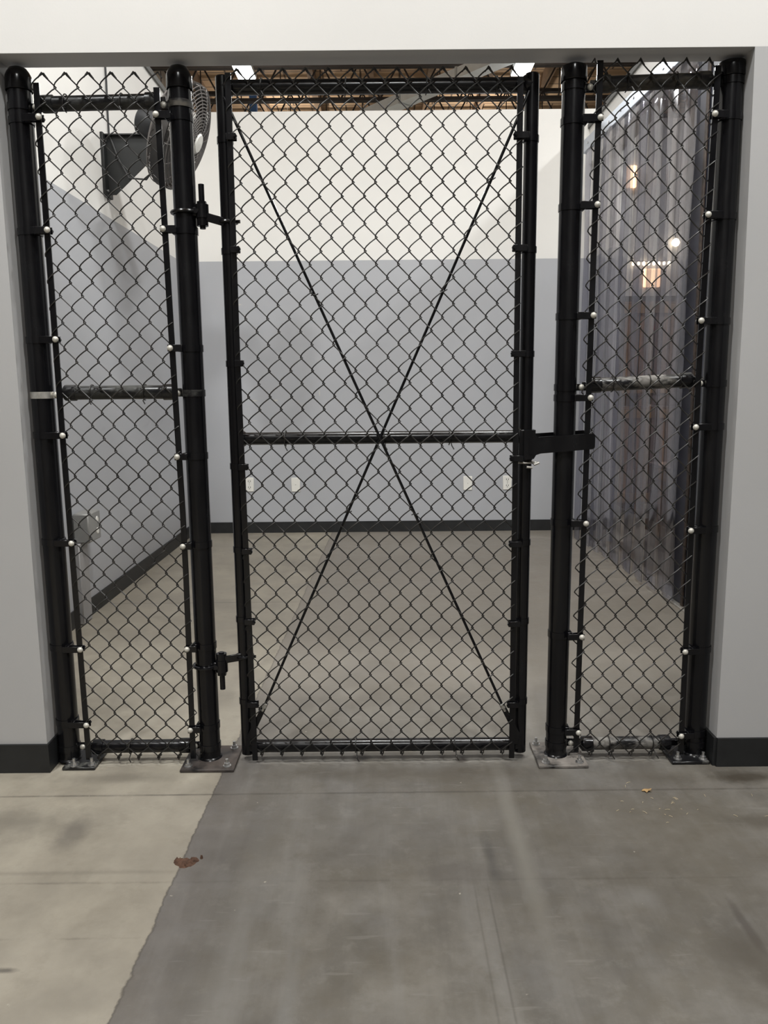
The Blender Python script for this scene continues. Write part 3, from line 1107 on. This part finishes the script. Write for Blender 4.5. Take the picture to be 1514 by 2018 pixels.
def fence_post(px_, label, side, bar_x, bands, braces, plate_rect, plate_mat, bolts, top=2.068, dome=1.0):
    T = thing('fence_post', label, 'fence post', (px_, YP, 0))
    MB().cyl((px_, YP, 0.008), (px_, YP, top), PR, 40).build('post_pipe', M['black'], T)
    c_ = PR + 0.0035
    MB().lathe([(c_, -0.034), (c_ + .001, -0.032), (c_, 0.0), (c_ - 0.001, 0.006), (PR - 0.002, 0.006 + 0.010 * dome), (PR * .72, 0.009 + 0.017 * dome), (PR * .38, 0.010 + 0.021 * dome), (0, 0.011 + 0.022 * dome)],
               (px_, YP, top), n=36).build('post_cap', M['black'], T)
    x0, x1, y0, y1 = plate_rect
    MB().box(((x0 + x1) / 2, (y0 + y1) / 2, 0.005), (x1 - x0, y1 - y0, 0.010), 0.002).build('base_plate', plate_mat, T)
    w_ = MB().lathe([(PR + 0.005, 0.010), (PR + 0.003, 0.013), (PR, 0.016)], (px_, YP, 0), n=32)
    w_.build('weld_bead', M['black'], T)
    for (bx, by) in bolts:
        b_ = MB()
        b_.lathe([(0.0, 0.010), (0.013, 0.010), (0.013, 0.013), (0, 0.013)], (bx, by, 0), n=16)
        b_.cyl((bx, by, 0.013), (bx, by, 0.021), 0.009, 6)
        b_.cyl((bx, by, 0.021), (bx, by, 0.034), 0.0048, 10)
        b_.build('anchor_bolt', M['steel'], T)
    for z_ in bands:
        band(T, px_, z_, bar_x(z_))
    for (z_, xe, mt) in braces:
        brace_band(T, px_, z_, side, xe, mt)
    return T


def lerp(z_, pts):
    pts = sorted(pts)
    for (a_, xa), (b_, xb) in zip(pts, pts[1:]):
        if z_ <= b_:
            return xa + (xb - xa) * max(0, (z_ - a_)) / (b_ - a_)
    return pts[-1][1]


barLL = lambda z_: lerp(z_, [(0.0, -0.955), (1.05, -0.964), (2.05, -0.966)])
barLR = lambda z_: lerp(z_, [(0.0, -0.620), (0.74, -0.613), (1.2, -0.620), (2.05, -0.629)])
barRL = lambda z_: lerp(z_, [(0.0, 0.609), (2.09, 0.617)])
barRR = lambda z_: lerp(z_, [(0.0, 0.946), (1.3, 0.938), (2.07, 0.948)])

LO = fence_post(-1.029, 'black round fence post against the left jamb, leftmost of four', 1, barLL,
                [1.953, 1.648, 1.34, 1.058, 0.729, 0.39, 0.14], [(1.990, -0.965, None), (1.178, -0.965, M['silver']), (0.050, -0.955, None)],
                (-1.029, -0.925, 2.350, 2.495), M['black_plate'], [(-0.995, 2.365), (-0.940, 2.368), (-0.940, 2.475)])
LI = fence_post(-0.572, 'black round hinge post on the left side of the gate', -1, barLR,
                [1.957, 1.648, 1.312, 0.991, 0.716, 0.388, 0.12], [(1.993, -0.640, M['worn_c']), (1.180, -0.635, M['worn_a']), (0.050, -0.635, None)],
                (-0.650, -0.480, 2.328, 2.500), M['rust_plate'], [(-0.628, 2.352), (-0.505, 2.352), (-0.628, 2.478), (-0.505, 2.478)])
RI = fence_post(0.552, 'black round latch post on the right side of the gate', 1, barRL,
                [1.938, 1.704, 1.395, 1.156, 0.776, 0.416, 0.10], [(2.030, 0.620, None), (1.187, 0.620, None), (0.048, 0.640, None)],
                (0.4815, 0.6380, 2.333, 2.505), M['grey_plate'], [(0.507, 2.356), (0.614, 2.356), (0.500, 2.485), (0.614, 2.485)], top=2.080, dome=0.15)
RO = fence_post(1.001, 'black round fence post against the right jamb, rightmost of four', -1, barRR,
                [1.945, 1.674, 1.377, 1.066, 0.751, 0.365, 0.085], [(2.042, 0.94, None), (1.195, 0.94, None), (0.046, 0.93, None)],
                (0.908, 1.028, 2.352, 2.492), M['black_plate'], [(0.932, 2.372), (1.012, 2.370), (0.932, 2.475)], top=2.088, dome=0.1)


def bar(parent, fn, z0, z1, ym=YM):
    mb = MB()
    n_ = 10
    vs = []
    for i in range(n_ + 1):
        z_ = z0 + (z1 - z0) * i / n_
        x_ = fn(z_)
        for (dx, dy) in ((-0.0085, -0.0022), (0.0085, -0.0022), (0.0085, 0.0022), (-0.0085, 0.0022)):
            vs.append((x_ + dx, ym + dy, z_))
    fs = [(3, 2, 1, 0), tuple(n_ * 4 + q for q in range(4))]
    for i in range(n_):
        for q in range(4):
            a_ = i * 4 + q
            b_ = i * 4 + (q + 1) % 4
            fs.append((a_, b_, b_ + 4, a_ + 4))
    return mb.add(vs, fs).build('tension_bar', M['black'], parent)


def rail(parent, name, x0, z0, x1, z1, mat, label=None):
    a_ = Vector((x0, YP, z0))
    b_ = Vector((x1, YP, z1))
    d = (b_ - a_).normalized()
    o_ = MB().cyl(a_, b_, RRL, 28).build(name, mat, parent)
    if label:
        o_['label'] = label
    for p, q in ((a_, d), (b_, -d)):
        c_ = MB().lathe([(0, -0.012), (RRL * .7, -0.011), (RRL + .003, -0.004), (RRL + .0035, 0.0), (RRL + .0035, 0.028), (RRL, 0.030)], p, q, 24)
        c_.box(p - q * 0.016, (0.022, 0.008, 0.022), 0.002)
        c_.build('rail_end_cup', mat if mat != M['worn_b'] else M['black'], o_)
    return o_


def tie(parent, x_, z_, r=RRL):
    n_ = 14
    pts = []
    for i in range(n_ + 1):
        a_ = -0.55 * PI + 1.6 * PI * i / n_
        pts.append((x_ + 0.004 * i / n_, YP - (r + 0.003) * math.cos(a_), z_ + (r + 0.003) * math.sin(a_)))
    pts.append((x_ + 0.006, YM - 0.008, z_ - r - 0.004))
    pts.append((x_ + 0.012, YM - 0.010, z_ - r - 0.014))
    MB().tube(pts, 0.0018, 6).build('tie_wire', M['wire'], parent)


PL = thing('chain_link_fence', 'narrow chain-link fence section between left jamb and hinge post', 'fence', (-0.795, YP, 0))
rail(PL, 'top_rail', -0.962, 2.000, -0.640, 2.005, M['worn_a'])
rail(PL, 'middle_rail', -0.955, 1.184, -0.634, 1.184, M['worn_a'])
rail(PL, 'bottom_rail', -0.945, 0.047, -0.640, 0.049, M['black'])
bar(PL, barLL, 0.02, 2.045)
bar(PL, barLR, 0.02, 2.03)
chain_link('chain_link_mesh', PL, -0.8665, 0.0642, 0.0758, 0.6292, -3, 8, -16, 38, -0.0105, 0.63)
for x_, z_ in ((-0.90, 2.002), (-0.74, 2.003), (-0.88, 1.184), (-0.72, 1.184), (-0.83, 0.048)):
    tie(PL, x_, z_)

PRt = thing('chain_link_fence', 'narrow chain-link fence section between latch post and right jamb', 'fence', (0.778, YP, 0))
rail(PRt, 'top_rail', 0.625, 2.040, 0.935, 2.048, M['worn_c'], 'rail with brown dust along it')
rail(PRt, 'middle_rail', 0.628, 1.193, 0.925, 1.205, M['worn_b'], 'rail with its black coating scraped grey')
rail(PRt, 'bottom_rail', 0.640, 0.043, 0.915, 0.045, M['worn_b'], 'rail with its black coating scraped grey')
bar(PRt, barRL, 0.03, 2.090)
bar(PRt, barRR, 0.02, 2.074)
chain_link('chain_link_mesh', PRt, 0.6897, 0.0642, 0.0767, 0.7500, -3, 8, -19, 35, 0.0065, 0.75)
for x_, z_ in ((0.70, 2.042), (0.84, 2.046), (0.69, 1.196), (0.80, 1.2), (0.72, 0.044), (0.86, 0.045)):
    tie(PRt, x_, z_)

# ------------------------------------------------------------------ gate
G = thing('chain_link_gate', 'tall black chain-link gate with crossed rods in the middle of the opening', 'gate', (-0.008, YP, 0))
XL, XR = -0.4485, 0.4330
ZT, ZM, ZB = 2.040, 1.041, 0.045
for xx, zt in ((XL, 2.066), (XR, 2.066)):
    m_ = MB().cyl((xx, YP, 0.022), (xx, YP, zt), RRL, 28)
    m_.lathe([(RRL, 0), (RRL * .9, 0.003), (0, 0.004)], (xx, YP, zt), n=28)
    m_.build('gate_upright', M['black'], G)
MB().cyl((XL, YP, ZT), (XR, YP, ZT), RRL, 28).build('top_rail', M['black'], G)
MB().cyl((XL, YP, ZM), (XR, YP, ZM), RRL * 0.92, 28).build('middle_rail', M['black'], G)
MB().cyl((XL, YP, ZB), (XR, YP, ZB), RRL, 28).build('bottom_rail', M['black'], G)
for xx, s_ in ((XL, 1), (XR, -1)):
    for zz in (ZT, ZM, ZB):
        MB().lathe([(RRL + 0.006, RRL - 0.004), (RRL + 0.004, RRL + 0.003), (RRL, RRL + 0.008)], (xx, YP, zz), (s_, 0, 0), 24).build('weld_bead', M['black'], G)
barGL = lambda z_: lerp(z_, [(0.0, -0.421), (1.29, -0.430), (2.06, -0.427)])
barGR = lambda z_: lerp(z_, [(0.0, 0.403), (1.28, 0.397), (2.06, 0.394)])
bar(G, barGL, 0.012, 2.066)
bar(G, barGR, 0.012, 2.050)
chain_link('chain_link_mesh', G, 0.0811, 0.0642, 0.0757, 1.9615, -16, 10, -51, 3)
for z_ in (1.897, 1.59, 1.266, 0.958, 0.698, 0.474, 0.202):
    band(G, XL, z_, barGL(z_) + 0.006, RRL, False, h=0.018)
for z_ in (1.894, 1.587, 1.287, 0.977, 0.713, 0.46, 0.194):
    band(G, XR, z_, barGR(z_) - 0.004, RRL, False, h=0.018)
# truss rods
for (xa, za, xb, zb, yy, s_) in ((-0.441, 2.005, 0.370, 0.192, 2.3935, 1), (0.422, 2.016, -0.384, 0.198, 2.3985, -1)):
    rd = MB().cyl((xa, yy, za), (xb, yy, zb), 0.0042, 12).build('truss_rod', M['black'], G)
    a_ = Vector((xa, yy, za))
    d = (Vector((xb, yy, zb)) - a_)
    for q in (0.13, 0.30, 0.66):
        p = a_ + d * q
        MB().tube([(p.x - 0.010, yy - 0.006, p.z - 0.002), (p.x - 0.003, yy - 0.009, p.z + 0.001), (p.x + 0.004, yy - 0.006, p.z - 0.001), (p.x + 0.011, yy - 0.009, p.z + 0.003)], 0.0018, 6).build('tie_wire', M['wire'], rd)
    # adjuster bracket at the bottom corner
    ex = -0.436 if xb < 0 else 0.420
    poly = [(xb - s_ * 0.010, zb + 0.004), (xb + s_ * 0.010, zb - 0.004), (ex + 0.008 * s_, 0.070), (ex - 0.016 * s_, 0.072), (xb - s_ * 0.008 + (ex - xb) * 0.45, 0.12)]
    poly = [(xb - 0.009, zb), (xb + 0.009, zb), (ex + 0.012 + (0 if s_ < 0 else -0.004), 0.095), (ex + 0.004, 0.058), (ex - 0.008, 0.058), (ex - 0.012 + (0.004 if s_ < 0 else 0), 0.095)]
    br_ = MB().prism(poly, yy - 0.004, yy + 0.002, 'y').build('rod_bracket', M['black'], G, False)
    nt_ = MB()
    dn = d.normalized()
    nt_.cyl(Vector((xb, yy - 0.006, zb)) - dn * 0.002, Vector((xb, yy - 0.006, zb)) + dn * 0.012, 0.0075, 6)
    nt_.cyl(Vector((xb, yy - 0.006, zb)) + dn * 0.012, Vector((xb, yy - 0.006, zb)) + dn * 0.024, 0.004, 8)
    nt_.build('adjuster_nut', M['silver'], br_)
for x_, z_ in ((-0.30, 1.041), (0.00, 1.041), (0.20, 1.041), (-0.34, 2.04), (-0.10, 2.04), (0.13, 2.04), (0.33, 2.04), (-0.1, 0.045), (0.22, 0.045)):
    tie(G, x_, z_)


def torus(c, r, tr, n=32):
    pts = [(c[0] + r * math.cos(2 * PI * i / n), c[1] + r * math.sin(2 * PI * i / n), c[2]) for i in range(n)]
    return pts


# hinges : post halves belong to the hinge post, gate halves to the gate
for (zp, zg, pin_lo, pin_hi) in ((1.700, 1.672, 1.652, 1.776), (0.322, 0.352, 0.245, 0.368)):
    up_ = pin_hi - zp > 0.05
    h1 = MB()
    h1.tube(torus((-0.572, YP, zp), PR + 0.005, 0), 0.0055, 8, closed=True)
    h1.cyl((-0.520, YP - 0.012, zp - 0.018), (-0.520, YP - 0.012, zp + 0.020), 0.019, 20)
    h1.box((-0.538, YP - 0.010, zp), (0.03, 0.02, 0.026), 0.003)
    h1.cyl((-0.535, YP - 0.030, zp), (-0.535, YP + 0.012, zp), 0.007, 8)
    ph_ = h1.build('hinge_collar', M['black'], LI)
    pn = MB()
    pn.cyl((-0.520, YP - 0.012, pin_lo), (-0.520, YP - 0.012, pin_hi), 0.0085, 16)
    zn = zg
    pn.cyl((-0.520, YP - 0.012, zp - 0.030), (-0.520, YP - 0.012, zp - 0.018), 0.015, 6)
    pn.cyl((-0.520, YP - 0.012, zp + 0.020), (-0.520, YP - 0.012, zp + 0.028), 0.015, 6)
    pn.build('hinge_pin', M['black'], ph_)
    h2 = MB()
    h2.tube(torus((XL, YP, zg), RRL + 0.005, 0, 28), 0.005, 8, closed=True)
    h2.cyl((-0.520, YP - 0.012, zg - 0.012), (-0.520, YP - 0.012, zg + 0.012), 0.0165, 18)
    A_ = Vector((-0.512, YP - 0.018, zg + (0.014 if up_ else -0.008)))
    B_ = Vector((XL - 0.015, YP - 0.018, zg))
    d = (B_ - A_).normalized()
    R = Matrix((d, Vector((0, 1, 0)), d.cross(Vector((0, 1, 0))))).transposed()
    h2.box((A_ + B_) / 2, ((B_ - A_).length + 0.02, 0.006, 0.024), 0.002, R)
    h2.cyl((XL + 0.026, YP - 0.012, zg), (XL + 0.038, YP - 0.012, zg), 0.005, 8)
    h2.build('hinge_strap', M['black'], G)

# fork latch
LT = MB()
LT.lathe([(RRL - .001, 0.978), (RRL + .006, 0.978), (RRL + .006, 1.062), (RRL - .001, 1.062), (RRL - .001, 0.978)], (XR, YP, 0), n=28)
LT.box((XR, YP - RRL - 0.005, 1.020), (0.046, 0.008, 0.084), 0.002)
LT.prism([(XR - 0.010, 1.062), (XR + 0.024, 1.062), (XR + 0.024, 1.045), (XR + 0.034, 1.04), (XR + 0.030, 0.992), (XR + 0.020, 0.975), (XR - 0.010, 0.972)], YP - 0.040, YP - 0.026, 'y')
lt = LT.build('latch_body', M['black'], G)
for yy, dz in ((YP - PR - 0.008, 0.0), (YP + PR + 0.004, 0.006)):
    poly = [(XR + 0.005, 0.990 + dz), (XR + 0.005, 1.038 + dz), (XR + 0.022, 1.040 + dz), (0.631, 1.050 + dz), (0.636, 1.045 + dz), (0.636, 1.008 + dz), (0.631, 1.003 + dz), (XR + 0.040, 0.991 + dz), (XR + 0.022, 0.985 + dz)]
    MB().prism(poly, yy, yy + 0.0045, 'y').build('latch_fork', M['black'], lt, False)
cl_ = MB()
cl_.tube(torus((XR, YP, 0.962), RRL + 0.005, 0, 28), 0.0035, 8, closed=True)
cl_.box((XR + 0.030, YP - 0.014, 0.960), (0.018, 0.012, 0.008), 0.002)
cl_.cyl((XR + 0.024, YP - 0.022, 0.956), (XR + 0.040, YP - 0.022, 0.962), 0.004, 8)
cl_.cyl((XR + 0.000, YP - 0.034, 0.950), (XR + 0.018, YP - 0.032, 0.948), 0.0035, 8)
ob = cl_.build('latch_clamp', M['silver'], lt)
ob['label'] = 'small bright steel ring clamp with bolt'

# ------------------------------------------------------------------ debris on the floor
md_ = MB()
rr = random.Random(3)
for (cx_, cy_, rx_, ry_) in ((-0.516, 1.853, 0.026, 0.018), (-0.533, 1.858, 0.013, 0.011), (-0.495, 1.862, 0.012, 0.010), (-0.478, 1.872, 0.004, 0.004), (-0.515, 1.838, 0.012, 0.008)):
    n_ = 14
    vs = [(cx_, cy_, 0.009)]
    for ring_i, (sc, hz) in enumerate(((0.6, 0.007), (1.0, 0.0))):
        for i in range(n_):
            a_ = 2 * PI * i / n_
            j = 1 + rr.uniform(-0.18, 0.22)
            vs.append((cx_ + rx_ * sc * j * math.cos(a_), cy_ + ry_ * sc * j * math.sin(a_), max(0.0, hz + rr.uniform(-0.003, 0.003) * (1 if hz else 0))))
    fs = [(0, 1 + i, 1 + (i + 1) % n_) for i in range(n_)]
    fs += [(1 + i, 1 + n_ + i, 1 + n_ + (i + 1) % n_, 1 + (i + 1) % n_) for i in range(n_)]
    fs.append(tuple(range(2 * n_, n_, -1)))
    md_.add(vs, fs)
tag(md_.build('mud_clump', M['mud'], None, False), 'flat clump of dried brown mud on the concrete joint in front of the gate', 'mud')
lf = MB()
outline = [(-0.016, 0), (-0.010, 0.006), (-0.004, 0.005), (-0.002, 0.012), (0.005, 0.007), (0.016, 0.006), (0.009, 0.001), (0.014, -0.006), (0.004, -0.005), (-0.003, -0.010), (-0.007, -0.004)]
nn = len(outline)
vs = [(0.773 + a_, 2.188 + b_, 0.003 + 0.004 * ((i % 3) / 2)) for i, (a_, b_) in enumerate(outline)]
vs += [(q[0], q[1], q[2] - 0.0012) for q in vs]
lf.add(vs, [tuple(range(nn)), tuple(range(2 * nn - 1, nn - 1, -1))] + [(i, nn + i, nn + (i + 1) % nn, (i + 1) % nn) for i in range(nn)])
tag(lf.build('dry_leaf', M['leaf'], None, False), 'small dry tan leaf on the floor in front of the right panel', 'leaf')
sw = MB()
for i in range(26):
    if i < 16:
        x_, y_ = rr.gauss(0.775, 0.05), rr.gauss(2.10, 0.035)
    else:
        x_, y_ = rr.uniform(0.55, 1.12), rr.uniform(2.0, 2.31)
    a_ = rr.uniform(0, PI)
    l_ = rr.uniform(0.002, 0.008)
    sw.tube([(x_ - l_ * math.cos(a_), y_ - l_ * math.sin(a_), 0.0012), (x_, y_, 0.0022), (x_ + l_ * math.cos(a_), y_ + l_ * math.sin(a_), 0.0012)], 0.0005, 5)
tag(sw.build('straw_litter', M['straw'], None, False), 'scatter of tiny pale straw bits on the floor near the dry leaf', 'litter', None, 'stuff')
